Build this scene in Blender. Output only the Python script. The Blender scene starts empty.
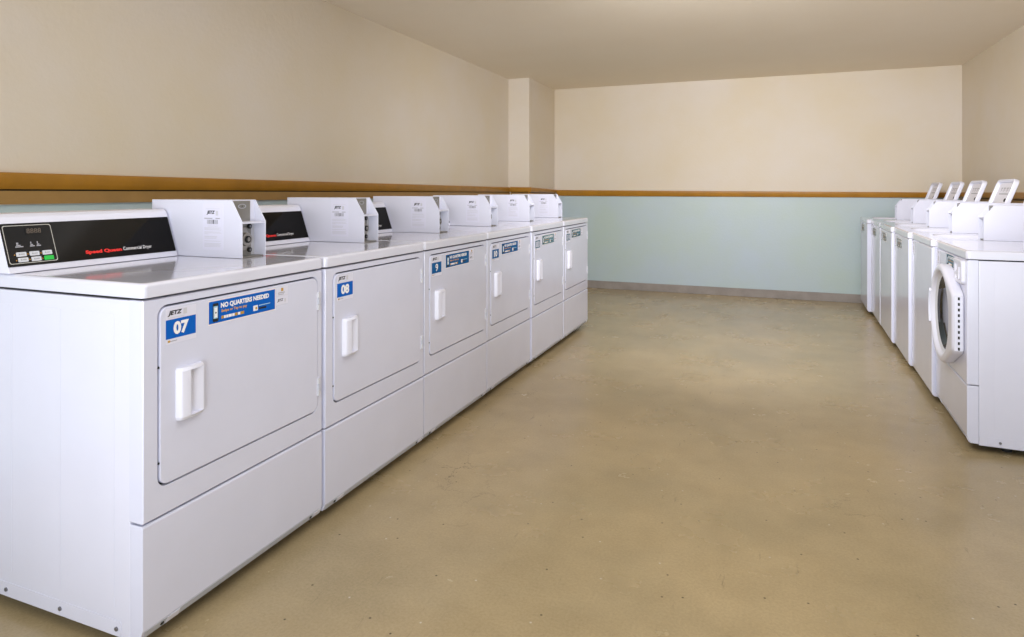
import bpy, bmesh, math, random
from mathutils import Vector, Matrix
random.seed(5)
SC = bpy.context.scene
COL = SC.collection
V3 = Vector

# ------------------------------------------------------------------ materials
def lin(c):
    return tuple(((x / 12.92) if x <= 0.04045 else ((x + 0.055) / 1.055) ** 2.4) for x in c)
def rgb(r, g, b):
    return lin((r / 255, g / 255, b / 255)) + (1,)

def mat(name, col, rough=0.5, metal=0.0, coat=0.0, bump=0.0, bscale=60, vary=0.0, vscale=3.0, col2=None, spec=0.5, emit=0):
    m = bpy.data.materials.new(name); m.use_nodes = True
    nt = m.node_tree; b = nt.nodes['Principled BSDF']
    b.inputs['Base Color'].default_value = col
    b.inputs['Roughness'].default_value = rough
    b.inputs['Metallic'].default_value = metal
    b.inputs['Coat Weight'].default_value = coat
    b.inputs['Coat Roughness'].default_value = 0.08
    b.inputs['Specular IOR Level'].default_value = spec
    if emit:
        b.inputs['Emission Color'].default_value = col; b.inputs['Emission Strength'].default_value = emit
    tc = None
    if bump or vary:
        tc = nt.nodes.new('ShaderNodeTexCoord')
    if vary:
        n = nt.nodes.new('ShaderNodeTexNoise'); n.inputs['Scale'].default_value = vscale
        n.inputs['Detail'].default_value = 6; n.inputs['Roughness'].default_value = 0.6
        nt.links.new(tc.outputs['Object'], n.inputs['Vector'])
        r = nt.nodes.new('ShaderNodeValToRGB')
        r.color_ramp.elements[0].position = 0.35; r.color_ramp.elements[1].position = 0.68
        c2 = col2 or tuple(c * (1 - vary) for c in col[:3]) + (1,)
        r.color_ramp.elements[0].color = c2; r.color_ramp.elements[1].color = col
        nt.links.new(n.outputs['Fac'], r.inputs['Fac'])
        nt.links.new(r.outputs['Color'], b.inputs['Base Color'])
    if bump:
        n2 = nt.nodes.new('ShaderNodeTexNoise'); n2.inputs['Scale'].default_value = bscale
        n2.inputs['Detail'].default_value = 3
        nt.links.new(tc.outputs['Object'], n2.inputs['Vector'])
        bp = nt.nodes.new('ShaderNodeBump'); bp.inputs['Strength'].default_value = bump
        bp.inputs['Distance'].default_value = 0.004
        nt.links.new(n2.outputs['Fac'], bp.inputs['Height'])
        nt.links.new(bp.outputs['Normal'], b.inputs['Normal'])
    return m

M = {}
M['enamel'] = mat('white_enamel', rgb(217, 218, 234), 0.22, coat=0.3, vary=0.025, vscale=5, bump=0.03, bscale=9)
M['enamel_front'] = mat('white_enamel_front', rgb(214, 216, 234), 0.2, coat=0.35, vary=0.03, vscale=6, bump=0.04, bscale=7)
M['worktop'] = mat('white_enamel_worktop', rgb(218, 219, 233), 0.1, coat=0.6, vary=0.03, vscale=4)
M['plastic'] = mat('white_plastic', rgb(222, 223, 237), 0.3)
M['box'] = mat('white_box_paint', rgb(216, 217, 231), 0.3, coat=0.1, vary=0.02)
M['black'] = mat('black_gloss', rgb(13, 11, 10), 0.1, spec=0.13)
M['darkgap'] = mat('dark_void', rgb(22, 21, 20), 0.8)
M['metal'] = mat('brushed_steel', rgb(170, 168, 165), 0.3, metal=1.0, bump=0.05, bscale=200)
M['dull_metal'] = mat('dull_grey_metal', rgb(142, 140, 135), 0.42, metal=0.55)
M['grey_edge'] = mat('grey_toe', rgb(186, 190, 202), 0.4)
M['screw'] = mat('screw_steel', rgb(135, 135, 142), 0.4, metal=0.8)
M['rubber'] = mat('black_rubber', rgb(28, 28, 28), 0.7)
M['sticker'] = mat('sticker_white', rgb(218, 218, 234), 0.45)
M['pinkwhite'] = mat('sticker_border', rgb(234, 224, 224), 0.45)
M['blue'] = mat('sticker_blue', rgb(0, 92, 186), 0.6, spec=0.2)
M['teal_blue'] = mat('sticker_teal_blue', rgb(0, 88, 148), 0.6, spec=0.2)
M['fade_teal'] = mat('sticker_faded_teal', rgb(88, 128, 142), 0.45)
M['teal'] = mat('sticker_teal', rgb(36, 98, 122), 0.45)
M['greysticker'] = mat('sticker_grey', rgb(112, 126, 132), 0.45)
M['ink'] = mat('ink_black', rgb(22, 26, 30), 0.5)
M['grey_ink'] = mat('ink_grey', rgb(160, 160, 168), 0.5)
M['pale_ink'] = mat('ink_pale_grey', rgb(200, 200, 208), 0.5)
M['orange_ink'] = mat('ink_orange', rgb(214, 160, 84), 0.5)
M['gold'] = mat('ink_gold', rgb(190, 146, 50), 0.5)
M['white_ink'] = mat('ink_white', rgb(240, 238, 240), 0.5)
M['red_ink'] = mat('ink_red', rgb(235, 22, 12), 0.45)
M['sky_ink'] = mat('ink_light_blue', rgb(160, 200, 222), 0.45)
M['button'] = mat('button_grey', rgb(205, 208, 215), 0.4)
M['green'] = mat('button_green', rgb(0, 190, 60), 0.4)
M['amber'] = mat('led_amber', rgb(190, 130, 20), 0.4)
M['digit'] = mat('display_digits', rgb(84, 72, 60), 0.4)
M['line'] = mat('panel_outline', rgb(190, 188, 180), 0.4)
M['glass'] = mat('dark_door_glass', rgb(20, 17, 15), 0.05, spec=0.25)
M['ring'] = mat('door_ring_plastic', rgb(220, 221, 234), 0.25)
M['inner_ring'] = mat('inner_grey_plastic', rgb(196, 197, 202), 0.3)
M['tub'] = mat('tub_steel', rgb(120, 120, 122), 0.35, metal=0.8)
M['lidface'] = mat('lid_underside', rgb(222, 221, 230), 0.35)

def wall_mat(name, c1, c2, rough=0.55):
    m = mat(name, rgb(*c1), rough, vary=0.1, vscale=1.3, col2=rgb(*c2), bump=0.25, bscale=45)
    return m
M['upper'] = wall_mat('upper_wall_beige', (212, 202, 189), (210, 197, 174))
M['lower'] = wall_mat('lower_wall_pale_teal', (178, 193, 204), (178, 194, 188), 0.4)
M['ceiling'] = wall_mat('ceiling_beige', (240, 230, 212), (238, 227, 208), 0.8)
M['ochre'] = mat('ochre_gloss_paint', rgb(173, 121, 34), 0.3, vary=0.2, vscale=6, bump=0.15, bscale=30)
M['ochre_brown'] = mat('brown_ochre_paint', rgb(158, 122, 66), 0.4, vary=0.15, vscale=8, bump=0.15, bscale=30)
M['base'] = mat('baseboard_grey', rgb(150, 142, 136), 0.5, vary=0.2, vscale=9)

def floor_mat():
    m = bpy.data.materials.new('worn_painted_concrete'); m.use_nodes = True
    nt = m.node_tree; L = nt.links; b = nt.nodes['Principled BSDF']
    tc = nt.nodes.new('ShaderNodeTexCoord')
    def noise(s, d=6, r=0.6):
        n = nt.nodes.new('ShaderNodeTexNoise'); n.inputs['Scale'].default_value = s
        n.inputs['Detail'].default_value = d; n.inputs['Roughness'].default_value = r
        L.new(tc.outputs['Object'], n.inputs['Vector']); return n
    def ramp(src, p0, c0, p1, c1):
        r = nt.nodes.new('ShaderNodeValToRGB'); e = r.color_ramp.elements
        e[0].position = p0; e[0].color = c0; e[1].position = p1; e[1].color = c1
        L.new(src, r.inputs['Fac']); return r
    def mixc(fac, a, bb, mode='MIX'):
        x = nt.nodes.new('ShaderNodeMix'); x.data_type = 'RGBA'; x.blend_type = mode
        if isinstance(fac, float): x.inputs['Factor'].default_value = fac
        else: L.new(fac, x.inputs['Factor'])
        for s, k in ((a, 6), (bb, 7)):
            if isinstance(s, tuple): x.inputs[k].default_value = s
            else: L.new(s, x.inputs[k])
        return x.outputs[2]
    W, B = (1, 1, 1, 1), (0, 0, 0, 1)
    big = ramp(noise(0.9, 5).outputs['Fac'], 0.34, rgb(165, 149, 116), 0.68, rgb(187, 166, 127))
    med = ramp(noise(5, 4, 0.6).outputs['Fac'], 0.36, (0.91, 0.905, 0.89, 1), 0.62, W)
    c = mixc(1.0, big.outputs['Color'], med.outputs['Color'], 'MULTIPLY')
    fine = ramp(noise(120, 4, 0.7).outputs['Fac'], 0.33, (0.85, 0.85, 0.84, 1), 0.62, W)
    c = mixc(1.0, c, fine.outputs['Color'], 'MULTIPLY')
    # dark specks and pale chips
    v = nt.nodes.new('ShaderNodeTexVoronoi'); v.voronoi_dimensions = '2D'; v.inputs['Scale'].default_value = 4.2
    L.new(tc.outputs['Object'], v.inputs['Vector'])
    sp = ramp(v.outputs['Distance'], 0.006, W, 0.019, B)
    c = mixc(sp.outputs['Color'], c, rgb(84, 74, 58))
    v2 = nt.nodes.new('ShaderNodeTexVoronoi'); v2.voronoi_dimensions = '2D'; v2.inputs['Scale'].default_value = 3.1
    L.new(tc.outputs['Object'], v2.inputs['Vector'])
    sp2 = ramp(v2.outputs['Distance'], 0.004, W, 0.013, B)
    c = mixc(sp2.outputs['Color'], c, rgb(196, 186, 168))
    # hairline cracks in worn patches
    wn = nt.nodes.new('ShaderNodeMix'); wn.data_type = 'RGBA'; wn.blend_type = 'LINEAR_LIGHT'; wn.inputs['Factor'].default_value = 0.12
    L.new(tc.outputs['Object'], wn.inputs[6]); L.new(noise(6, 5, 0.7).outputs['Color'], wn.inputs[7])
    v3 = nt.nodes.new('ShaderNodeTexVoronoi'); v3.voronoi_dimensions = '2D'; v3.feature = 'DISTANCE_TO_EDGE'; v3.inputs['Scale'].default_value = 5
    L.new(wn.outputs[2], v3.inputs['Vector'])
    cr = ramp(v3.outputs['Distance'], 0.004, (.75, .75, .75, 1), 0.016, B)
    cm = ramp(noise(1.1, 3).outputs['Fac'], 0.56, B, 0.66, W)
    c = mixc(mixc(1.0, cr.outputs['Color'], cm.outputs['Color'], 'MULTIPLY'), c, rgb(104, 94, 74))
    # thin scuffs
    mp = nt.nodes.new('ShaderNodeMapping'); mp.inputs['Scale'].default_value = (14, 2.2, 1); mp.inputs['Rotation'].default_value = (0, 0, 0.7)
    L.new(tc.outputs['Object'], mp.inputs['Vector'])
    sn = nt.nodes.new('ShaderNodeTexNoise'); sn.inputs['Scale'].default_value = 2; sn.inputs['Detail'].default_value = 9; sn.inputs['Roughness'].default_value = 0.75
    L.new(mp.outputs['Vector'], sn.inputs['Vector'])
    sr = ramp(sn.outputs['Fac'], 0.62, B, 0.70, (0.7, 0.7, 0.7, 1))
    c = mixc(sr.outputs['Color'], c, rgb(120, 108, 84))
    L.new(c, b.inputs['Base Color'])
    rr = ramp(noise(3, 6).outputs['Fac'], 0.3, (0.2, 0.2, 0.2, 1), 0.7, (0.3, 0.3, 0.3, 1))
    L.new(rr.outputs['Color'], b.inputs['Roughness']); b.inputs['Specular IOR Level'].default_value = 0.38
    bp = nt.nodes.new('ShaderNodeBump'); bp.inputs['Strength'].default_value = 0.04; bp.inputs['Distance'].default_value = 0.002
    L.new(noise(26, 5).outputs['Fac'], bp.inputs['Height'])
    L.new(bp.outputs['Normal'], b.inputs['Normal'])
    return m
M['floor'] = floor_mat()

# ------------------------------------------------------------------ mesh builder
class MB:
    def __init__(self):
        self.bm = bmesh.new(); self.mats = []
    def mi(self, key):
        if key not in self.mats: self.mats.append(key)
        return self.mats.index(key)
    def _mark(self, faces, key, smooth=False):
        i = self.mi(key)
        for f in faces:
            f.material_index = i; f.smooth = smooth
    def absorb(self, sub, key, smooth=True):
        """merge a temporary bmesh"""
        i = self.mi(key); mp = {}
        for v in sub.verts: mp[v] = self.bm.verts.new(v.co)
        for f in sub.faces:
            try:
                nf = self.bm.faces.new([mp[v] for v in f.verts]); nf.material_index = i; nf.smooth = smooth
            except ValueError: pass
        sub.free()
    def box(self, x0, x1, y0, y1, z0, z1, key, bevel=0.0, seg=2):
        s = bmesh.new()
        vs = [s.verts.new((x, y, z)) for x in (x0, x1) for y in (y0, y1) for z in (z0, z1)]
        for q in ((0, 1, 3, 2), (4, 6, 7, 5), (0, 4, 5, 1), (2, 3, 7, 6), (0, 2, 6, 4), (1, 5, 7, 3)):
            s.faces.new([vs[i] for i in q])
        bmesh.ops.recalc_face_normals(s, faces=s.faces[:])
        if bevel: bmesh.ops.bevel(s, geom=s.edges[:], offset=bevel, segments=seg, profile=0.5, affect='EDGES')
        self.absorb(s, key)
    def prism(self, pts, plane, lo, hi, key, bevel=0.0, seg=2):
        """pts in 2D; plane 'xz' extruded along y, 'yz' along x, 'xy' along z"""
        def P(a, b, t):
            return {'xz': (a, t, b), 'yz': (t, a, b), 'xy': (a, b, t)}[plane]
        s = bmesh.new()
        A = [s.verts.new(P(a, b, lo)) for a, b in pts]; B = [s.verts.new(P(a, b, hi)) for a, b in pts]
        s.faces.new(A); s.faces.new(B[::-1])
        n = len(pts)
        for i in range(n): s.faces.new([A[i], B[i], B[(i + 1) % n], A[(i + 1) % n]])
        bmesh.ops.recalc_face_normals(s, faces=s.faces[:])
        if bevel:
            s.normal_update()
            ed = [e for e in s.edges if len(e.link_faces) == 2 and e.calc_face_angle(0) > 0.5]
            bmesh.ops.bevel(s, geom=ed, offset=bevel, segments=seg, profile=0.5, affect='EDGES')
        self.absorb(s, key)
    def cyl(self, c, axis, r, h, key, n=24, r2=None, bevel=0.0):
        s = bmesh.new()
        bmesh.ops.create_cone(s, cap_ends=True, segments=n, radius1=r, radius2=r if r2 is None else r2, depth=h)
        if bevel:
            s.normal_update()
            ed = [e for e in s.edges if e.calc_face_angle(0) > 0.9]
            bmesh.ops.bevel(s, geom=ed, offset=bevel, segments=2, profile=0.5, affect='EDGES')
        rot = V3((0, 0, 1)).rotation_difference(V3(axis)).to_matrix().to_4x4()
        bmesh.ops.transform(s, matrix=Matrix.Translation(c) @ rot, verts=s.verts[:])
        self.absorb(s, key)
    def quad(self, O, U, Vv, a0, a1, b0, b1, key, lift=0.0):
        N = U.cross(Vv).normalized() * lift
        vs = [self.bm.verts.new(O + U * a + Vv * b + N) for a, b in ((a0, b0), (a1, b0), (a1, b1), (a0, b1))]
        f = self.bm.faces.new(vs); f.material_index = self.mi(key)
    def slab(self, O, U, Vv, a0, a1, b0, b1, t, key, r=0.0, lift=0.0):
        """thin slab (rounded corners) on a plane"""
        N = U.cross(Vv).normalized()
        pts = rrect(a0, a1, b0, b1, r, 4) if r else [(a0, b0), (a1, b0), (a1, b1), (a0, b1)]
        lo = [self.bm.verts.new(O + U * a + Vv * b + N * lift) for a, b in pts]
        hi = [self.bm.verts.new(O + U * a + Vv * b + N * (lift + t)) for a, b in pts]
        i = self.mi(key); n = len(pts)
        fs = [self.bm.faces.new(hi), self.bm.faces.new(lo[::-1])]
        for k in range(n): fs.append(self.bm.faces.new([lo[k], lo[(k + 1) % n], hi[(k + 1) % n], hi[k]]))
        for f in fs: f.material_index = i
    def loft(self, loops, key, close_first=False, close_last=False, smooth=True):
        i = self.mi(key)
        R = [[self.bm.verts.new(p) for p in lp] for lp in loops]
        n = len(R[0]); fs = []
        for a, b in zip(R, R[1:]):
            for k in range(n): fs.append(self.bm.faces.new([a[k], a[(k + 1) % n], b[(k + 1) % n], b[k]]))
        if close_first: fs.append(self.bm.faces.new(R[0][::-1]))
        if close_last: fs.append(self.bm.faces.new(R[-1]))
        for f in fs: f.material_index = i; f.smooth = smooth
    def text(self, s, O, U, Vv, x, y, key, height, width=None, bold=0.0, shear=0.0, lift=0.0, align='LEFT'):
        N = U.cross(Vv).normalized()
        verts, faces = glyphs(s, bold, shear)
        if not verts: return
        xs = [v[0] for v in verts]; ys = [v[1] for v in verts]
        sy = height / (max(ys) - min(ys)); sx = sy if width is None else width / (max(xs) - min(xs))
        ox = min(xs); wtot = (max(xs) - ox) * sx
        if align == 'CENTER': x -= wtot / 2
        vs = [self.bm.verts.new(O + U * (x + (v[0] - ox) * sx) + Vv * (y + (v[1] - min(ys)) * sy) + N * lift) for v in verts]
        i = self.mi(key)
        for f in faces:
            try: self.bm.faces.new([vs[k] for k in f]).material_index = i
            except ValueError: pass
    def build(self, name, parent=None, off=(0, 0, 0), recalc=True):
        smoothed = any(f.smooth for f in self.bm.faces)
        if recalc: bmesh.ops.recalc_face_normals(self.bm, faces=self.bm.faces[:])
        bmesh.ops.translate(self.bm, vec=off, verts=self.bm.verts[:])
        me = bpy.data.meshes.new(name); self.bm.to_mesh(me); self.bm.free()
        for k in self.mats: me.materials.append(M[k])
        try: me.set_sharp_from_angle(angle=math.radians(38))
        except Exception: pass
        o = bpy.data.objects.new(name, me); COL.objects.link(o)
        if parent is not None: o.parent = parent
        if smoothed:
            md = o.modifiers.new('weighted_normals', 'WEIGHTED_NORMAL'); md.keep_sharp = True; md.weight = 80
        return o

def rrect(a0, a1, b0, b1, r, n=5):
    out = []
    for cx, cy, s in ((a1 - r, b0 + r, -90), (a1 - r, b1 - r, 0), (a0 + r, b1 - r, 90), (a0 + r, b0 + r, 180)):
        for k in range(n + 1):
            t = math.radians(s + 90 * k / n); out.append((cx + r * math.cos(t), cy + r * math.sin(t)))
    return out

_gl = {}
def glyphs(s, bold, shear):
    k = (s, bold, shear)
    if k in _gl: return _gl[k]
    cu = bpy.data.curves.new('lettering', 'FONT'); cu.body = s; cu.size = 1; cu.offset = bold; cu.shear = shear
    cu.resolution_u = 3; cu.fill_mode = 'FRONT'
    o = bpy.data.objects.new('lettering', cu); COL.objects.link(o)
    bpy.context.view_layer.update()
    dg = bpy.context.evaluated_depsgraph_get()
    me = bpy.data.meshes.new_from_object(o.evaluated_get(dg))
    _gl[k] = ([tuple(v.co) for v in me.vertices], [tuple(p.vertices) for p in me.polygons])
    bpy.data.meshes.remove(me); bpy.data.objects.remove(o); bpy.data.curves.remove(cu)
    return _gl[k]

X_, Y_, Z_ = V3((1, 0, 0)), V3((0, 1, 0)), V3((0, 0, 1))

def struct(o):
    o['kind'] = 'structure'; return o

# ------------------------------------------------------------------ the room
XL, XR, YB, YF, ZC = -2.63, 1.73, 7.38, -1.0, 2.352
PX, PY = -2.39, 6.50                 # boxed-in corner: its side and its front
ZS = 1.09                             # where the two wall paints meet, behind the rail
b = MB(); b.box(XL - .2, XR + .2, YF, YB + .2, -0.12, 0.0, 'floor'); struct(b.build('floor'))
b = MB(); b.box(XL - .2, XR + .2, YF, YB + .2, ZC, ZC + .12, 'ceiling'); struct(b.build('ceiling'))
def wall(name, x0, x1, y0, y1):
    b = MB(); b.box(x0, x1, y0, y1, 0, ZS, 'lower'); b.box(x0, x1, y0, y1, ZS, ZC, 'upper'); return struct(b.build(name))
wall('wall_left', XL - .15, XL, YF, YB)
wall('wall_right', XR, XR + .15, YF, YB)
wall('wall_back', XL - .15, XR + .15, YB, YB + .15)
wall('wall_corner', XL, PX, PY, YB)
def rail(name, p0, p1, nrm, prof0, prof1, keys):
    """moulding from p0 to p1 (xy); profile = list of (protrusion, z), keys per strip"""
    b = MB(); n = V3(nrm)
    A = [b.bm.verts.new(V3((p0[0], p0[1], z)) + n * d) for d, z in prof0]
    B = [b.bm.verts.new(V3((p1[0], p1[1], z)) + n * d) for d, z in prof1]
    m = len(A)
    for i in range(m):
        f = b.bm.faces.new([A[i], A[(i + 1) % m], B[(i + 1) % m], B[i]]); f.material_index = b.mi(keys[i])
    for f in (b.bm.faces.new(A), b.bm.faces.new(B[::-1])): f.material_index = b.mi(keys[0])
    return struct(b.build(name))
# left rail: upper ochre board with a bevelled lower ledge, a dark joint, a brown board below
def lprof(zt, z1, z2, z3):
    return [(0, zt), (.030, zt), (.034, zt - .004), (.034, z1), (.022, z2), (.006, z2), (.006, z2 - .006), (.016, z2 - .006), (.016, z3), (0, z3)]
LK = ['ochre', 'ochre', 'ochre', 'ochre', 'darkgap', 'darkgap', 'darkgap', 'ochre_brown', 'ochre_brown', 'ochre']
def lz(y):   # the old board sags a little towards the back
    t = (y - 1.49) / (6.38 - 1.49)
    return (1.211 - .034 * t, 1.168 - .030 * t, 1.149 - .022 * t, 1.093 - .012 * t)
rail('trim_1', (XL, YF), (XL, PY), (1, 0, 0), lprof(*lz(YF)), lprof(*lz(PY)), LK)
rail('trim_2', (XL + .034, PY), (PX, PY), (0, -1, 0), lprof(1.181, 1.14, 1.126, 1.085), lprof(1.176, 1.137, 1.122, 1.085), LK)
rail('trim_3', (PX, PY - .034), (PX, YB), (1, 0, 0), lprof(1.176, 1.137, 1.122, 1.085), lprof(1.150, 1.125, 1.112, 1.076), LK)
def bprof(zt, zb):
    return [(0, zt), (.020, zt), (.024, zt - .004), (.024, zb + .008), (.018, zb), (0, zb)]
BK = ['ochre'] * 6
rail('trim_4', (PX + .034, YB), (XR, YB), (0, -1, 0), bprof(1.147, 1.078), bprof(1.122, 1.071), BK)
rail('trim_5', (XR, YF), (XR, YB), (-1, 0, 0), lprof(1.15, 1.085, 1.075, 1.04), lprof(1.125, 1.085, 1.075, 1.04), LK)
b = MB(); b.box(PX, XR, YB - .012, YB, 0, .088, 'base', .004); struct(b.build('baseboard_back'))
b = MB(); b.box(XL, XL + .012, YF, PY, 0, .088, 'base', .004); struct(b.build('baseboard_left'))
b = MB(); b.box(XR - .012, XR, YF, YB, 0, .088, 'base', .004); struct(b.build('baseboard_right'))

# ------------------------------------------------------------------ shared machine pieces
# machine frame: x = 0 is the front face (negative goes back), y runs to the user's right, z up
D = 0.71
def slots(W): return V3((D / 2, -W / 2, 0))

def cabinet_shell(W, zt, name, parent, off):
    b = MB()
    b.box(-D, -.044, .002, W - .002, .030, zt - .003, 'enamel', .004)
    b.box(-D + .02, -.02, .012, W - .012, zt - .02, zt + .006, 'darkgap')
    b.box(-.05, -.02, .014, W - .014, .05, zt - .01, 'darkgap')
    for side, y, N in ((0, .002, -1), (1, W - .002, 1)):
        O = V3((0, y, 0)); U = X_ if N < 0 else -X_
        s = 1 if N < 0 else -1
        # shallow pressed panels and bottom flange
        def sl(x0, x1, z0, z1, t=.0006):
            a = (x0, x1) if s > 0 else (-x1, -x0)
            b.slab(O, U, Z_, a[0], a[1], z0, z1, t, 'enamel', r=.006)
        sl(-.66, -.50, .10, zt - .04); sl(-.46, -.30, .10, zt - .04); sl(-.26, -.10, .10, zt - .04)
        sl(-.68, -.075, .034, .072, .0012)
    # dark underside
    b.box(-D + .04, -.05, .03, W - .03, .026, .04, 'darkgap')
    return b.build(name, parent, off)

def foot(parent, off, x, y):
    b = MB(); b.cyl((x, y, .018), (0, 0, 1), .008, .036, 'screw', 12); b.cyl((x, y, .007), (0, 0, 1), .02, .014, 'rubber', 20, bevel=.002)
    b.build('foot', parent, off)

def screw(parent, off, c, axis):
    b = MB(); b.cyl(c, axis, .0055, .005, 'screw', 14, bevel=.001); b.build('screw', parent, off)

def access_panel(W, z1, parent, off, zlow=.040):
    b = MB()
    prof = [(-.044, z1), (-.004, z1), (0, z1 - .004), (0, .066), (-.0015, .062), (-.012, zlow), (-.044, zlow)]
    b.prism(prof, 'xz', .001, W - .001, 'enamel_front', .003)
    o = b.build('lower_panel', parent, off)
    # grey toe strip along the folded bottom edge
    b = MB(); U = Y_; Vv = V3((.0105, 0, .062 - zlow)); ln = Vv.length; Vv.normalize()
    O = V3((-.012, 0, zlow))
    b.slab(O, U, Vv, .010, W - .010, .0015, ln - .001, .0010, 'grey_edge')
    t = b.build('toe_strip', o, off)
    for y in (.06, W - .055):
        b = MB(); b.slab(O, U, Vv, y + .012, y + .05, .003, ln - .003, .0022, 'plastic'); b.cyl(O + Vv * ln * .5 + Y_ * y + U.cross(Vv) * .001, U.cross(Vv), .005, .004, 'rubber', 12)
        b.build('clip', o, off)
    return o

def coin_box(W, y0, y1, parent, off, zb, front=-.21, top=1.112, sticker=True, back=-.625):
    """white coin meter housing, open at the front between two side plates"""
    t = .0035; zc = zb + .121; ch = .045
    poly = [(back, zb), (front, zb), (front, zc), (front - ch, top), (back, top)]
    b = MB()
    b.prism(poly, 'xz', y0, y0 + t, 'box', .0008, 1); b.prism(poly, 'xz', y1 - t, y1, 'box', .0008, 1)
    b.box(back, front - ch - .006, y0 + t, y1 - t, top - t, top, 'box')
    b.box(back, back + t, y0 + t, y1 - t, zb, top, 'box')
    # sloping shelf between the plates and floor lip
    b.prism([(front - .042, zc - .006), (front - .002, zc - .006), (front - .002, zc - .001), (front - .042, zc + .001)], 'xz', y0 + t, y1 - t, 'box')
    b.box(front - .046, front - .008, y0 + t, y1 - t, zb, zb + .004, 'dull_metal')
    o = b.build('coin_box', parent, off)
    # upper recess plate with an oval slide mark
    b = MB(); xr = front - .046
    b.box(xr - .02, xr, y0 + t, y1 - t - .022, zc, top - t, 'dull_metal', .001)
    b.box(xr - .02, xr - .003, y1 - t - .022, y1 - t, zc, top - t, 'box')
    O = V3((xr, y0, zc)); m = (y1 - y0) * .42
    b.loft([[tuple(O + V3((.0012, m + a * .018 * math.cos(u), .052 + a * .008 * math.sin(u)))) for u in [k * math.tau / 20 for k in range(20)]] for a in (1, .8)], 'grey_edge', smooth=False)
    b.text('A', O + V3((.0012, 0, 0)), Y_, Z_, m - .003, .0485, 'ink', .007)
    b.build('coin_slide', o, off)
    # lower plate with lock cylinder and bolts
    b = MB(); ym = (y0 + y1) / 2 - .008
    b.box(xr - .02, xr, y0 + t, y1 - t - .018, zb + .004, zc - .006, 'dull_metal', .001)
    b.box(xr - .02, xr - .003, y1 - t - .018, y1 - t, zb + .004, zc - .006, 'inner_ring')
    b.prism([(ym - .032, zb + .06), (ym - .01, zb + .10), (ym + .012, zb + .10), (ym + .028, zb + .075), (ym + .028, zb + .045), (ym + .012, zb + .022), (ym - .01, zb + .022)], 'yz', xr, xr + .006, 'metal', .002)
    pl = b.build('lock_plate', o, off)
    b = MB(); c = V3((xr + .012, ym + .004, zb + .06))
    b.cyl(c, X_, .023, .018, 'metal', 28, bevel=.003); b.cyl(c + X_ * .010, X_, .012, .006, 'rubber', 20); b.cyl(c + X_ * .013, X_, .007, .004, 'metal', 16)
    b.build('lock', o, off)
    for z in (zb + .022, zb + .103):
        b = MB(); b.cyl((xr + .003, y1 - .032, z), X_, .0085, .007, 'rubber', 16, bevel=.001); b.cyl((xr + .007, y1 - .032, z), X_, .004, .002, 'screw', 10)
        b.build('bolt', o, off)
    if sticker:
        b = MB(); O = V3((-.378, y0, zb + .037)); U, Vv = X_, Z_
        L = .0006
        b.slab(O, U, Vv, -.006, .086, -.012, .148, .0003, 'sticker', r=.002)
        b.text('JETZ', O, U, Vv, .012, .107, 'ink', .0145, .038, .05, .25, L)
        b.quad(O, U, Vv, .053, .064, .105, .121, 'pale_ink', L)
        b.quad(O, U, Vv, .008, .072, .1275, .1285, 'pale_ink', L)
        b.quad(O, U, Vv, .002, .038, .0935, .0965, 'grey_ink', L); b.quad(O, U, Vv, .052, .072, .0935, .0965, 'grey_ink', L)
        xx = .014
        rr = random.Random(3)
        while xx < .062:
            w = rr.choice((.0012, .002, .0035)); b.quad(O, U, Vv, xx, xx + w, .076, .0905, 'ink' if .034 < xx < .044 else 'grey_ink', L); xx += w + rr.choice((.0012, .002))
        for z, a0, a1 in ((.069, .018, .062), (.063, .002, .076), (.0595, .002, .07), (.056, .002, .078), (.049, .002, .074), (.0455, .002, .078), (.042, .002, .02), (.034, .002, .06), (.031, .002, .058), (.027, .002, .056), (.018, .002, .074), (.010, .002, .076), (.0065, .002, .072), (.003, .002, .076), (-.001, .002, .074)):
            b.quad(O, U, Vv, a0, a1, z - .0007, z + .0007, 'pale_ink', L)
        b.build('price_sticker', o, off)
    else:
        screw(o, off, (front - .03, y0, zb + .045), -Y_)
        screw(o, off, (front - ch - .008, y0, top - .008), -Y_)
    return o

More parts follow.
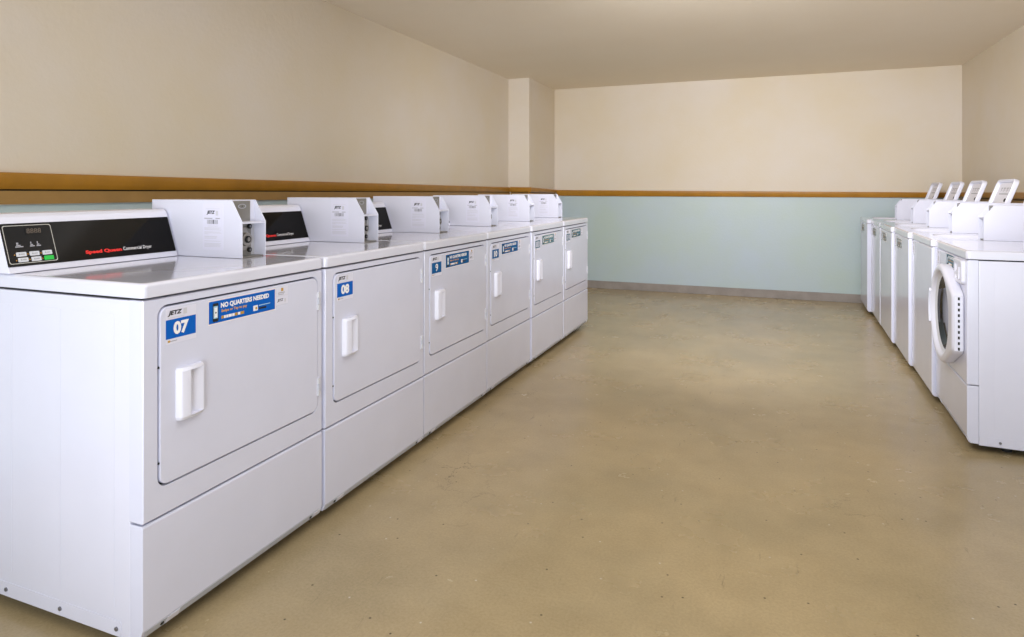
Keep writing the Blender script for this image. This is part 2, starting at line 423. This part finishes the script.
def console(W, ya, yb, parent, off, z0, x0=-.495, zt=1.079, lettered='Commercial Dryer'):
    b = MB(); h = zt - z0; dx = -.052
    prof = [(x0 + .003, z0), (x0, z0 + .006), (x0 + dx, zt - .009), (x0 + dx - .012, zt), (-.665, zt), (-.69, zt - .02), (-.70, z0)]
    b.prism(prof, 'xz', ya, yb, 'plastic', .003)
    o = b.build('console', parent, off)
    S = V3((dx, 0, h - .015)); sl = S.length; Vv = S.normalized(); U = Y_; N = U.cross(Vv).normalized()
    O = V3((x0, ya, z0 + .006)) + N * .0003
    w = yb - ya
    H0, H1 = .012, sl - .020
    b = MB(); b.slab(O, U, Vv, .001, w - .005, H0, H1, .002, 'black', r=.003)
    P = O + N * .0024
    # outlined keypad with small pictograms, printed on the fascia
    a0, a1, c0, c1 = .005, .134, H0 + .007, H1 - .006
    b.loft([[tuple(P + U * p + Vv * q + N * .0002) for p, q in rrect(a0 + e, a1 - e, c0 + e, c1 - e, .006)] for e in (0, .0018)], 'line', smooth=False)
    zi = c0 + .047
    for ya_, wv in ((.028, .021), (.066, .013), (.084, .012)):
        b.quad(P, U, Vv, ya_, ya_ + wv, zi, zi + .003, 'grey_ink', .0002)
        b.quad(P, U, Vv, ya_ + wv * .15, ya_ + wv * .7, zi + .004, zi + .007, 'grey_ink', .0002)
        b.quad(P, U, Vv, ya_ + wv * .2, ya_ + wv * .45, zi + .008, zi + .014, 'grey_ink', .0002)
    by = lambda r, c: .028 + c * .0345 - .002 * r
    for r in range(2):
        for c in range(3):
            b.quad(P, U, Vv, by(r, c) - .0055, by(r, c) - .0025, c0 + .0085 + r * .016, c0 + .0115 + r * .016, 'amber', .0002)
    f = b.build('fascia_panel', o, off)
    b = MB(); zz = c1 - .028
    b.slab(P, U, Vv, .062, .108, zz, zz + .02, .0004, 'black', r=.001)
    b.text('8888', P, U, Vv, .065, zz + .003, 'digit', .014, .040, .01, .1, .0007)
    b.build('display_window', o, off)
    for r in range(2):
        for c in range(3):
            b = MB(); k = 'green' if (r == 0 and c == 2) else 'button'
            y = by(r, c); z = c0 + .004 + r * .016
            b.slab(P, U, Vv, y, y + .026, z, z + .0125, .0016, k, r=.002)
            if k == 'button':
                b.quad(P, U, Vv, y + .006, y + .010, z + .0042, z + .0085, 'grey_ink', .0018); b.quad(P, U, Vv, y + .0115, y + .021, z + .0048, z + .0078, 'grey_ink', .0018)
            bt = b.build('button', o, off)
            if k == 'green': bt['label'] = 'green start button'
    if lettered:
        b = MB(); tz = H0 + .014
        b.text('Speed Queen', P, U, Vv, w * .405, tz, 'red_ink', .0145, .118, .055, 0, .0005)
        b.text('Commercial Dryer', P, U, Vv, w * .405 + .123, tz + .0005, 'white_ink', .0150, .102, .006, 0, .0005)
        b.build('lettering', o, off)
    return o

def number_sticker(txt, parent, off, y0, z0, style, xf):
    """white square sticker with a number block"""
    O = V3((xf, y0, z0)); U, Vv, L = Y_, Z_, .0005
    b = MB()
    b.slab(O, U, Vv, 0, .094, 0, .09, .0003, 'sticker', r=.002)
    b.text('JETZ', O, U, Vv, .006, .070, 'ink', .0145, .044, .055, .25, L)
    b.quad(O, U, Vv, .053, .064, .070, .085, 'pale_ink', L)
    b.quad(O, U, Vv, .006, .058, .0655, .0668, 'pale_ink', L)
    b.quad(O, U, Vv, .006, .013, .004, .0095, 'gold', L); b.quad(O, U, Vv, .013, .034, .0055, .0075, 'grey_ink', L)
    if style == 'outline':
        b.quad(O, U, Vv, 0, .092, .013, .062, 'teal', L); b.quad(O, U, Vv, .013, .079, .02, .055, 'sticker', L * 1.6)
        b.text(txt, O, U, Vv, .046, .023, 'teal', .029, .04, .04, 0, L * 2.4, 'CENTER')
    else:
        b.quad(O, U, Vv, 0, .092, .013, .062, style, L)
        b.text(txt, O, U, Vv, .046, .021, 'white_ink', .034, (.047 if len(txt) > 1 else .025), (.05 if len(txt) > 1 else .02), 0, L * 2, 'CENTER')
    return b.build('number_sticker', parent, off)

def payment_sticker(parent, off, y0, z0, style, xf, w=.253, h=.061):
    O = V3((xf, y0, z0)); U, Vv, L = Y_, Z_, .0005
    b = MB()
    b.slab(O, U, Vv, -.002, w + .003, -.003, h + .003, .0003, 'pinkwhite')
    b.quad(O, U, Vv, 0, w, 0, h, style, L)
    # telephone picture
    b.slab(O, U, Vv, .013, .033, .004, h - .006, .0003, 'ink', r=.004, lift=L)
    b.quad(O, U, Vv, .0155, .0305, .013, h - .014, 'sky_ink', L * 2.2)
    b.quad(O, U, Vv, .018, .028, .016, h - .018, 'white_ink', L * 2.8)
    b.quad(O, U, Vv, .021, .025, .027, .031, 'ink', L * 3.4)
    b.text('NO QUARTERS NEEDED', O, U, Vv, .041, h * .60, 'white_ink', .0165, .186, .05, 0, L * 2)
    b.text('Swipe or Tap to pay', O, U, Vv, .043, h * .40, 'orange_ink', .0100, .095, .035, 0, L * 2)
    rr = random.Random(8); x = .043
    while x < .118:
        wd = rr.uniform(.006, .014); b.quad(O, U, Vv, x, x + wd, h * .14, h * .14 + .008, rr.choice(['white_ink', 'white_ink', 'white_ink', 'gold']), L * 2); x += wd + .0012
    b.slab(O, U, Vv, .163, .181, h * .14, h * .14 + .016, .0002, 'white_ink', r=.002, lift=L)
    b.quad(O, U, Vv, .171, .178, h * .14 + .004, h * .14 + .011, 'gold', L * 2.4)
    b.quad(O, U, Vv, .185, .232, h * .14 + .0125, h * .14 + .015, 'sky_ink', L * 2)
    b.quad(O, U, Vv, .185, .216, h * .14 + .002, h * .14 + .0075, 'ink', L * 2)
    return b.build('payment_sticker', parent, off)

def logo_sticker(parent, off, y0, z0, xf):
    O = V3((xf, y0, z0)); U, Vv, L = Y_, Z_, .0005
    b = MB(); b.slab(O, U, Vv, 0, .052, 0, .055, .0003, 'sticker', r=.001)
    b.quad(O, U, Vv, .021, .031, .041, .051, 'gold', L); b.quad(O, U, Vv, .008, .038, .0355, .038, 'grey_ink', L); b.quad(O, U, Vv, .008, .034, .0305, .0325, 'grey_ink', L)
    b.quad(O, U, Vv, 0, .052, .0265, .0272, 'pale_ink', L)
    b.text('JETZ', O, U, Vv, .004, .008, 'ink', .010, .027, .03, .25, L); b.quad(O, U, Vv, .036, .042, .006, .017, 'pale_ink', L)
    return b.build('logo_sticker', parent, off)

# ------------------------------------------------------------------ dryers
WD = 0.683
OFFD = V3((D / 2, -WD / 2, 0))
def make_dryer():
    root = bpy.data.objects.new('clothes_dryer', None); COL.objects.link(root)
    off = OFFD; W = WD
    cab = cabinet_shell(W, .876, 'cabinet', root, off)
    for x in (-.09, -.30, -.52): screw(cab, off, (x, .0, .052), -Y_)
    for x in (-.16, -D + .07):
        for y in (.07, W - .07): foot(root, off, x, y)
    # front panel with a pocket for the door
    b = MB(); R = .028
    dy0, dy1, dz0, dz1 = .042, .658, .396, .855
    outer = rrect(.001, W - .001, .325, .874, .004); o2 = rrect(.004, W - .004, .328, .871, .004)
    inn = rrect(dy0, dy1, dz0, dz1, R)
    def lp(pts, x): return [(x, y, z) for y, z in pts]
    b.loft([lp(outer, -.046), lp(outer, -.004), lp(o2, 0), lp(inn, 0), lp(rrect(dy0 + .001, dy1 - .001, dz0 + .001, dz1 - .001, R), -.002), lp(rrect(dy0 + .001, dy1 - .001, dz0 + .001, dz1 - .001, R), -.016)], 'enamel_front')
    i = len(b.bm.verts)
    b.loft([lp(rrect(dy0 + .0005, dy1 - .0005, dz0 + .0005, dz1 - .0005, R), -.0155), lp(rrect(dy0 + .05, dy1 - .05, dz0 + .05, dz1 - .05, R), -.016)], 'darkgap', close_last=True)
    b.build('front_panel', root, off)
    access_panel(W, .321, root, off)
    # worktop
    b = MB()
    o1 = lambda e: rrect(-D + e, .004 - e, -.0008 + e, W + .0008 - e, .014)
    lz_ = lambda pts, z: [(x, y, z) for x, y in pts]
    b.loft([lz_(o1(.012), .880), lz_(o1(.001), .8795), lz_(o1(0), .882), lz_(o1(0), .906), lz_(o1(.0015), .911), lz_(o1(.005), .9145), lz_(o1(.010), .916)], 'worktop', True, True)
    b.build('worktop', root, off)
    # door
    g = .0055
    A = lambda e: rrect(dy0 + g + e, dy1 - g * .7 - e, dz0 + g + e, dz1 - g - e, R - .004)
    b = MB()
    b.loft([lp(A(0), -.012), lp(A(0), .000), lp(A(.001), .0022), lp(A(.004), .003)], 'enamel_front', True, True)
    door = b.build('door', root, off)
    # handle: bevelled grip plate with a deep finger slot
    b = MB(); hz0, hz1, hy0, hy1 = .552, .686, .092, .174
    prof = [(.003, hy0), (.016, hy0 + .005), (.0205, hy0 + .010), (.023, hy0 + .030), (.0215, hy0 + .033), (.0032, hy0 + .034), (.0032, hy0 + .043), (.006, hy0 + .050), (.012, hy0 + .066), (.0165, hy0 + .075), (.016, hy0 + .079), (.003, hy1)]
    solid = [(.003, hy0), (.016, hy0 + .005), (.0205, hy0 + .010), (.023, hy0 + .030), (.0225, hy0 + .045), (.020, hy0 + .062), (.0175, hy0 + .074), (.016, hy0 + .079), (.003, hy1)]
    b.prism([(x, y) for x, y in prof], 'xy', hz0 + .008, hz1 - .008, 'plastic')
    def cap(za, zb2):
        n = len(solid); c = V3((.003, (hy0 + hy1) / 2, 0))
        L0 = [(x, y, za) for x, y in solid]
        L1 = [(max(.003, .003 + (x - .003) * .75), y + (c.y - y) * .06, zb2) for x, y in solid]
        b.loft([L0, L1], 'plastic', True, True)
    cap(hz0 + .008, hz0); cap(hz1 - .008, hz1)
    b.build('handle', door, off)
    for z in (.74, .45):
        b = MB()
        b.box(-.004, .004, dy1 - .0075, dy1 + .006, z, z + .06, 'plastic', .001)
        for k in range(3):
            b.cyl((.005, dy1 - .001, z + .01 + .02 * k), Z_, .0048, .0175, 'grey_edge' if k == 1 else 'inner_ring', 12)
        b.build('hinge', door, off)
    for z in (.70, .46):
        b = MB(); b.cyl((-.001, dy0 + .0025, z), X_, .003, .004, 'rubber', 10); b.build('bumper', door, off)
    console(W, -.008, .53, root, off, .917)
    coin_box(W, .535, .645, root, off, .917)
    return root, door

def children(o): return [c for c in COL.objects if c.parent == o]
def copy_tree(o, parent=None):
    c = o.copy(); COL.objects.link(c)
    if parent is not None: c.parent = parent
    for ch in children(o): copy_tree(ch, c)
    return c

proto, pdoor = make_dryer()
XD, Y0, PITCH = -1.42, 1.128, 0.69
spec = [
    ('07', 'blue', 'blue', True, 'white commercial dryer numbered 07 with a bright blue payment sticker, nearest in the left row'),
    ('08', 'blue', None, False, 'white commercial dryer numbered 08, the only dryer without a long payment sticker on its door'),
    ('9', 'teal_blue', 'teal_blue', True, 'white commercial dryer numbered 9 with a blue payment sticker, standing beside dryer 08'),
    ('10', 'teal_blue', 'teal_blue', True, 'white commercial dryer numbered 10 with a blue payment sticker, fourth from the camera'),
    ('11', 'outline', 'fade_teal', True, 'white commercial dryer with a faded grey-teal payment sticker, second from the far end'),
    ('12', 'outline', 'teal', True, 'white commercial dryer with an outlined number, last in the left row near the back wall'),
]
dry = [proto] + [copy_tree(proto) for _ in spec[1:]]
jit = [(0, 0), (.005, 0), (.003, 0), (.001, 0), (.007, 0), (.008, 0)]
for k, (r, (num, nst, pst, lg, lab)) in enumerate(zip(dry, spec)):
    r.location = (XD - D / 2 + jit[k][0], Y0 + k * PITCH + WD / 2, 0)
    r.rotation_euler = (0, 0, math.radians(jit[k][1]))
    r['label'] = lab; r['category'] = 'dryer'; r['group'] = 'dryers in the left row'
    d = [c for c in children(r) if c.name.startswith('door')][0]
    number_sticker(num, d, OFFD, .063, .753, nst, .003)
    if pst: payment_sticker(d, OFFD, .198, .7785, pst, .003)
    if lg: logo_sticker(d, OFFD, .457, .788, .003)

# ------------------------------------------------------------------ washers
WW = 0.645
ZW = 0.880        # washer deck height
def washer_worktop(root, W, off, opening):
    b = MB()
    o1 = lambda e: rrect(-D + e, .003 - e, -.0008 + e, W + .0008 - e, .016)
    lz_ = lambda pts, z: [(x, y, z) for x, y in pts]
    loops = [lz_(o1(.012), ZW - .037), lz_(o1(.001), ZW - .0375), lz_(o1(0), ZW - .034), lz_(o1(0), ZW - .011), lz_(o1(.002), ZW - .005), lz_(o1(.006), ZW - .0015), lz_(o1(.012), ZW)]
    if opening:
        hole = lambda e: rrect(-.47 - e, -.085 + e, W / 2 - .185 - e, W / 2 + .185 + e, .06)
        loops += [lz_(hole(.012), ZW), lz_(hole(.004), ZW - .004), lz_(hole(0), ZW - .012), lz_(hole(-.01), ZW - .034)]
        b.loft(loops, 'worktop', False, False)
    else:
        b.loft(loops, 'worktop', True, True)
    o = b.build('worktop', root, off)
    return o

def number_tag(parent, off, y0, z0, xf):
    O = V3((xf, y0, z0)); b = MB(); L = .0005
    b.slab(O, Y_, Z_, 0, .055, 0, .075, .0003, 'sticker', r=.002)
    b.text('JETZ', O, Y_, Z_, .006, .058, 'grey_ink', .010, .036, .03, .25, L)
    b.quad(O, Y_, Z_, .008, .044, .02, .045, 'pale_ink', L); b.quad(O, Y_, Z_, .008, .034, .008, .010, 'grey_ink', L)
    return b.build('number_sticker', parent, off)

def make_toploader():
    W = WW; off = V3((D / 2, -W / 2, 0))
    root = bpy.data.objects.new('washing_machine', None); COL.objects.link(root)
    b = MB()
    b.box(-D, -.044, .002, W - .002, .034, ZW - .04, 'enamel', .004)
    b.box(-D + .04, -.05, .03, W - .03, .026, .04, 'darkgap')
    b.box(-.03, -.012, .012, W - .012, ZW - .05, ZW - .033, 'darkgap')
    for y, U, s in ((.002, X_, 1), (W - .002, -X_, -1)):
        for x0, x1, z0, z1 in ((-.66, -.50, .1, ZW - .08), (-.46, -.30, .1, ZW - .08), (-.26, -.1, .1, ZW - .08), (-.68, -.075, .036, .072)):
            a = (x0, x1) if s > 0 else (-x1, -x0)
            b.slab(V3((0, y, 0)), U, Z_, a[0], a[1], z0, z1, .0006, 'enamel', r=.006)
    cab = b.build('cabinet', root, off)
    for x in (-.16, -D + .07):
        for y in (.07, W - .07): foot(root, off, x, y)
    b = MB()
    b.prism([(-.044, ZW - .040), (-.010, ZW - .040), (-.003, ZW - .043), (0, ZW - .05), (0, .060), (-.003, .048), (-.012, .036), (-.044, .036)], 'xz', .001, W - .001, 'enamel_front', .006, 3)
    fp = b.build('front_panel', root, off)
    number_tag(fp, off, .055, .755, .0)
    washer_worktop(root, W, off, True)
    # wash tub below the lid opening
    b = MB(); n = 40; cx, cy = -.278, W / 2
    rg = lambda r, z: [(cx + r * math.cos(t), cy + r * math.sin(t), z) for t in [k * math.tau / n for k in range(n)]]
    b.loft([rg(.215, ZW - .055), rg(.20, ZW - .05), rg(.19, ZW - .062), rg(.185, ZW - .36), rg(.06, ZW - .37)], 'tub', False, True)
    t = b.build('wash_tub', root, off)
    b = MB(); b.loft([rg(.075, ZW - .368), rg(.05, ZW - .33), rg(.038, ZW - .14), rg(.03, ZW - .115), rg(.012, ZW - .11)], 'plastic', False, True)
    b.build('agitator', t, off)
    # lid, opened and leaning against the console
    b = MB(); a = math.radians(20); LH = .352; LWd = .372
    O = V3((-.478, W / 2 - LWd / 2, ZW + .002)); U = Y_; Vv = V3((-math.sin(a), 0, math.cos(a))); N = U.cross(Vv)
    at = lambda p, q, d: tuple(O + U * p + Vv * q + N * d)
    LL = lambda e, d, r: [at(p, q, d) for p, q in rrect(e, LWd - e, e, LH - e, r)]
    b.loft([LL(.006, -.016, .03), LL(.001, -.013, .035), LL(0, -.008, .035), LL(0, .010, .035), LL(.003, .014, .033), LL(.012, .014, .030), LL(.017, .010, .027), LL(.022, -.004, .024)], 'plastic', True, False)
    b.loft([LL(.022, -.004, .024), LL(.07, -.004, .022)], 'lidface', False, True)
    lid = b.build('lid', root, off)
    b = MB(); P = O + N * -.0035
    b.quad(P, U, Vv, .09, .285, .252, .259, 'grey_ink')
    for k, (y0, y1) in enumerate(((.09, .125), (.145, .19), (.21, .255), (.268, .30))):
        b.quad(P, U, Vv, y0, y1, .292, .298, 'grey_ink'); b.quad(P, U, Vv, y0 + .012, y0 + .020, .270, .292, 'grey_ink'); b.quad(P, U, Vv, y0 + .020, y1, .280, .284, 'grey_ink')
    b.build('instruction_label', lid, off)
    for p, q, r in ((.305, .212, .011),):
        b = MB(); b.cyl(V3(at(p, q, .002)), N, r, .012, 'rubber', 18, bevel=.002); b.build('bumper', lid, off)
    b = MB(); b.cyl(V3(at(.004, .125, -.004)), U, .007, .012, 'rubber', 14); b.build('catch', lid, off)
    for p in (.05, LWd - .05):
        b = MB(); b.cyl(V3(at(p, -.001, -.003)), U, .006, .04, 'plastic', 12); b.build('hinge', lid, off)
    console(W, .004, W - .14, root, off, ZW + .001, -.535, 1.045, None)
    coin_box(W, W - .128, W - .018, root, off, ZW + .001, -.235, 1.066, False, -.62)
    return root

def make_frontloader():
    W = 0.675; off = V3((D / 2, -W / 2, 0))
    root = bpy.data.objects.new('front_loading_washer', None); COL.objects.link(root)
    cab = cabinet_shell(W, ZW - .040, 'cabinet', root, off)
    for x in (-.12, -.45): screw(cab, off, (x, W, .052), Y_)
    for x in (-.16, -D + .07):
        for y in (.07, W - .07): foot(root, off, x, y)
    yc, zc = W - .335, .548
    n = 72
    def disc(r, x): return [(x, yc + r * math.cos(t), zc + r * math.sin(t)) for t in [k * math.tau / n for k in range(n)]]
    # front panel with round opening
    def frame(z0, z1, y0, y1):
        out = []
        for k in range(n):
            t = k * math.tau / n; c, s = math.cos(t), math.sin(t)
            sc = min(((y1 - yc) / c if c > 1e-6 else 1e9), ((y0 - yc) / c if c < -1e-6 else 1e9), ((z1 - zc) / s if s > 1e-6 else 1e9), ((z0 - zc) / s if s < -1e-6 else 1e9))
            out.append((yc + sc * c, zc + sc * s))
        # snap the nearest samples to the corners
        for cy, cz in ((y0, z0), (y0, z1), (y1, z0), (y1, z1)):
            j = min(range(n), key=lambda i: (out[i][0] - cy) ** 2 + (out[i][1] - cz) ** 2); out[j] = (cy, cz)
        return out
    zs = .290
    # upper front sits above the seam; the door ring hangs over the seam
    b = MB()
    b.prism([(-.046, ZW - .041), (-.010, ZW - .041), (-.003, ZW - .044), (0, ZW - .05), (0, zs), (-.046, zs)], 'xz', .001, W - .001, 'enamel_front', .006, 3)
    fp = b.build('front_panel', root, off)
    access_panel(W, zs - .002, root, off, .036)
    washer_worktop(root, W, off, False)
    # door: D-shaped ring, flattened into a hinge plate on the user's right
    yr = W - .050
    def dshape(r, x, cut):
        out = []
        for k in range(n):
            t = k * math.tau / n; y, z = r * math.cos(t), r * math.sin(t)
            if abs(t if t < math.pi else t - math.tau) < math.radians(62):
                # straight chamfers running to a vertical edge
                tt = t if t < math.pi else t - math.tau
                hy, hz = (yr - cut) - yc, .128 - cut * .4
                a62 = math.radians(62); py, pz = r * math.cos(a62), r * math.sin(a62)
                f = abs(tt) / a62
                fb = .52
                if f < fb: y, z = hy, hz * (f / fb) * (1 if tt >= 0 else -1)
                else:
                    g = (f - fb) / (1 - fb); y = hy + (py - hy) * g; z = (hz + (pz - hz) * g) * (1 if tt >= 0 else -1)
            out.append((x, yc + y, zc + z))
        return out
    b = MB()
    b.loft([dshape(.236, .002, 0), dshape(.238, .032, 0), dshape(.235, .039, .003), dshape(.227, .044, .009), dshape(.216, .046, .02), disc(.207, .045), disc(.201, .040), disc(.195, .028), disc(.190, .022)], 'ring', True, False)
    door = b.build('door', root, off)
    b = MB()
    b.loft([disc(.195, .0285), disc(.191, .0255), disc(.184, .0245), disc(.178, .020)], 'inner_ring')
    b.build('inner_ring', door, off)
    b = MB()
    b.loft([disc(.186, .0205), disc(.172, .0215), disc(.145, .010), disc(.10, .005), disc(.04, .0035)], 'glass', False, True)
    b.build('door_glass', door, off)
    # handle on the far rim
    b = MB(); th = [math.radians(a) for a in range(158, 204, 4)]
    def ang(r, x): return [(x, yc + r * math.cos(t), zc + r * math.sin(t)) for t in th]
    L0, L1, L2, L3 = ang(.2405, .012), ang(.2395, .050), ang(.210, .056), ang(.208, .042)
    loops = [[L0[i], L1[i], L2[i], L3[i]] for i in range(len(th))]
    b.loft(loops, 'ring', True, True, False)
    b.build('handle', door, off)
    # slotted hinge edge
    b = MB()
    b.box(.006, .038, yr - .002, yr + .004, zc - .124, zc + .124, 'ring', .0015)
    for k in range(10):
        z = zc - .112 + k * .025
        b.box(.017, .0245, yr + .003, yr + .0046, z - .008, z + .005, 'darkgap')
    b.build('hinge_strip', door, off)
    # dispenser cover with finger recess, top right
    b = MB()
    O = V3((0, 0, 0)); y0, y1, z0, z1 = W - .185, W - .035, .722, .832
    lp = lambda e, x, r: [(x, y, z) for y, z in rrect(y0 + e, y1 - e, z0 + e, z1 - e, r)]
    b.loft([lp(0, 0, .02), lp(.001, .010, .02), lp(.005, .014, .018), lp(.018, .014, .012), lp(.022, .006, .01)], 'ring', False, True)
    dc = b.build('dispenser_cover', root, off)
    b = MB(); b.prism([(y0 + .03, .765), (y1 - .04, .745), (y1 - .04, .80)], 'yz', .006, .018, 'ring', .002); b.build('thumb_catch', dc, off)
    number_tag(fp, off, .045, .755, .0)
    payment_sticker(fp, off, W - .41, .774, 'teal', .0, .155, .057)
    console(W, .004, W - .14, root, off, ZW + .001, -.535, 1.045, None)
    coin_box(W, W - .128, W - .018, root, off, ZW + .001, -.235, 1.066, False, -.62)
    return root

def place_washer(r, W, fx, near_y, deg):
    """near front corner (user's right) at (fx, near_y); the machine faces -X, turned by deg"""
    a = math.pi + math.radians(deg)
    lx, ly = D / 2, W / 2
    dx = lx * math.cos(a) - ly * math.sin(a); dy = lx * math.sin(a) + ly * math.cos(a)
    r.location = (fx - dx, near_y - dy, 0); r.rotation_euler = (0, 0, a)

fl = make_frontloader()
place_washer(fl, .675, .808, 3.37, -1.9)
fl['label'] = 'white front-loading washer with a round glass door, nearest machine in the right row'; fl['category'] = 'washer'
tl = make_toploader()
tls = [tl] + [copy_tree(tl) for _ in range(4)]
wl = [
    'white top-loading washer standing next to the front-loading washer, second machine in the right row',
    'white top-loading washer whose raised lid is the nearest and largest of the four visible',
    'white top-loading washer whose raised lid is the second nearest of the four visible',
    'white top-loading washer second from the back wall in the right row',
    'white top-loading washer at the far end of the right row, against the back wall',
]
wp = [(.813, 4.055, -1.9, None), (.818, 4.706, -1.9, 'greysticker'), (.824, 5.357, -1.9, 'greysticker'), (.842, 6.008, -1.9, 'greysticker'), (.832, 6.659, -1.9, 'greysticker')]
offw = V3((D / 2, -WW / 2, 0))
for r, (fx, ny, dg, st), lab in zip(tls, wp, wl):
    place_washer(r, WW, fx, ny, dg)
    r['label'] = lab; r['category'] = 'washer'; r['group'] = 'top-loading washers in the right row'
    fp = [c for c in children(r) if c.name.startswith('front_panel')][0]
    if st: payment_sticker(fp, offw, .15, .752, st, .0, .22, .06)

# ------------------------------------------------------------------ camera, light, view
cam = bpy.data.cameras.new('camera'); co = bpy.data.objects.new('camera', cam); COL.objects.link(co)
F = 645.0; TH = 0.379; Y0V = 190.2
cam.sensor_fit = 'HORIZONTAL'; cam.sensor_width = 36; cam.lens = F / 1024 * 36
cam.shift_y = -(318.5 - Y0V) / 1024
co.location = (0, 0, 1.145); co.rotation_euler = (math.pi / 2, 0, TH)
cam.clip_start = .02
SC.camera = co

w = bpy.data.worlds.new('sky'); SC.world = w; w.use_nodes = True
bg = w.node_tree.nodes['Background']; bg.inputs['Color'].default_value = (.87, .92, 1, 1); bg.inputs['Strength'].default_value = 1.85

def area(name, loc, rot, sx, sy, power, col):
    l = bpy.data.lights.new(name, 'AREA'); l.shape = 'RECTANGLE'; l.size = sx; l.size_y = sy; l.energy = power; l.color = col
    o = bpy.data.objects.new(name, l); COL.objects.link(o); o.location = loc; o.rotation_euler = rot; return o
def sun(name, rot, energy, ang, col):
    l = bpy.data.lights.new(name, 'SUN'); l.energy = energy; l.angle = math.radians(ang); l.color = col
    o = bpy.data.objects.new(name, l); COL.objects.link(o); o.rotation_euler = rot; return o
# daylight through the open front of the room, spread along the horizon; upward sun added to lift the ceiling
DAY = (.93, .96, 1)
for nm, tilt, yaw, en in (('upward_fill_sun', 100, 0, .55), ('daylight_right', 92, 28, .95), ('daylight_left', 92, -28, .95)):
    sun(nm, (math.radians(tilt), 0, math.radians(yaw)), en, 20, DAY)
FILL_TINT = (.97, .97, 1)
area('overhead_fill', (-.15, 1.5, ZC - .03), (0, 0, 0), 2.0, 2.8, 31, FILL_TINT)  # added fill above the frame, lifts floor and worktops
for nm, x, yaw in (('overhead_fill_far_left', .1, 20), ('overhead_fill_far_right', -.5, -20)):  # unseen fills added to brighten the far walls and machine fronts
    far = area(nm, (x, 2.7, ZC - .17), (math.radians(72), 0, math.radians(yaw)), 1.3, .3, 21.5, FILL_TINT)
    far.data.spread = math.radians(98)

SC.view_settings.view_transform = 'Standard'; SC.view_settings.look = 'None'
SC.view_settings.gamma = 1; SC.view_settings.use_curve_mapping = False
SC.view_settings.exposure = 0.0
try:
    SC.cycles.use_denoising = True
    SC.cycles.max_bounces = 10; SC.cycles.diffuse_bounces = 6
except Exception: pass
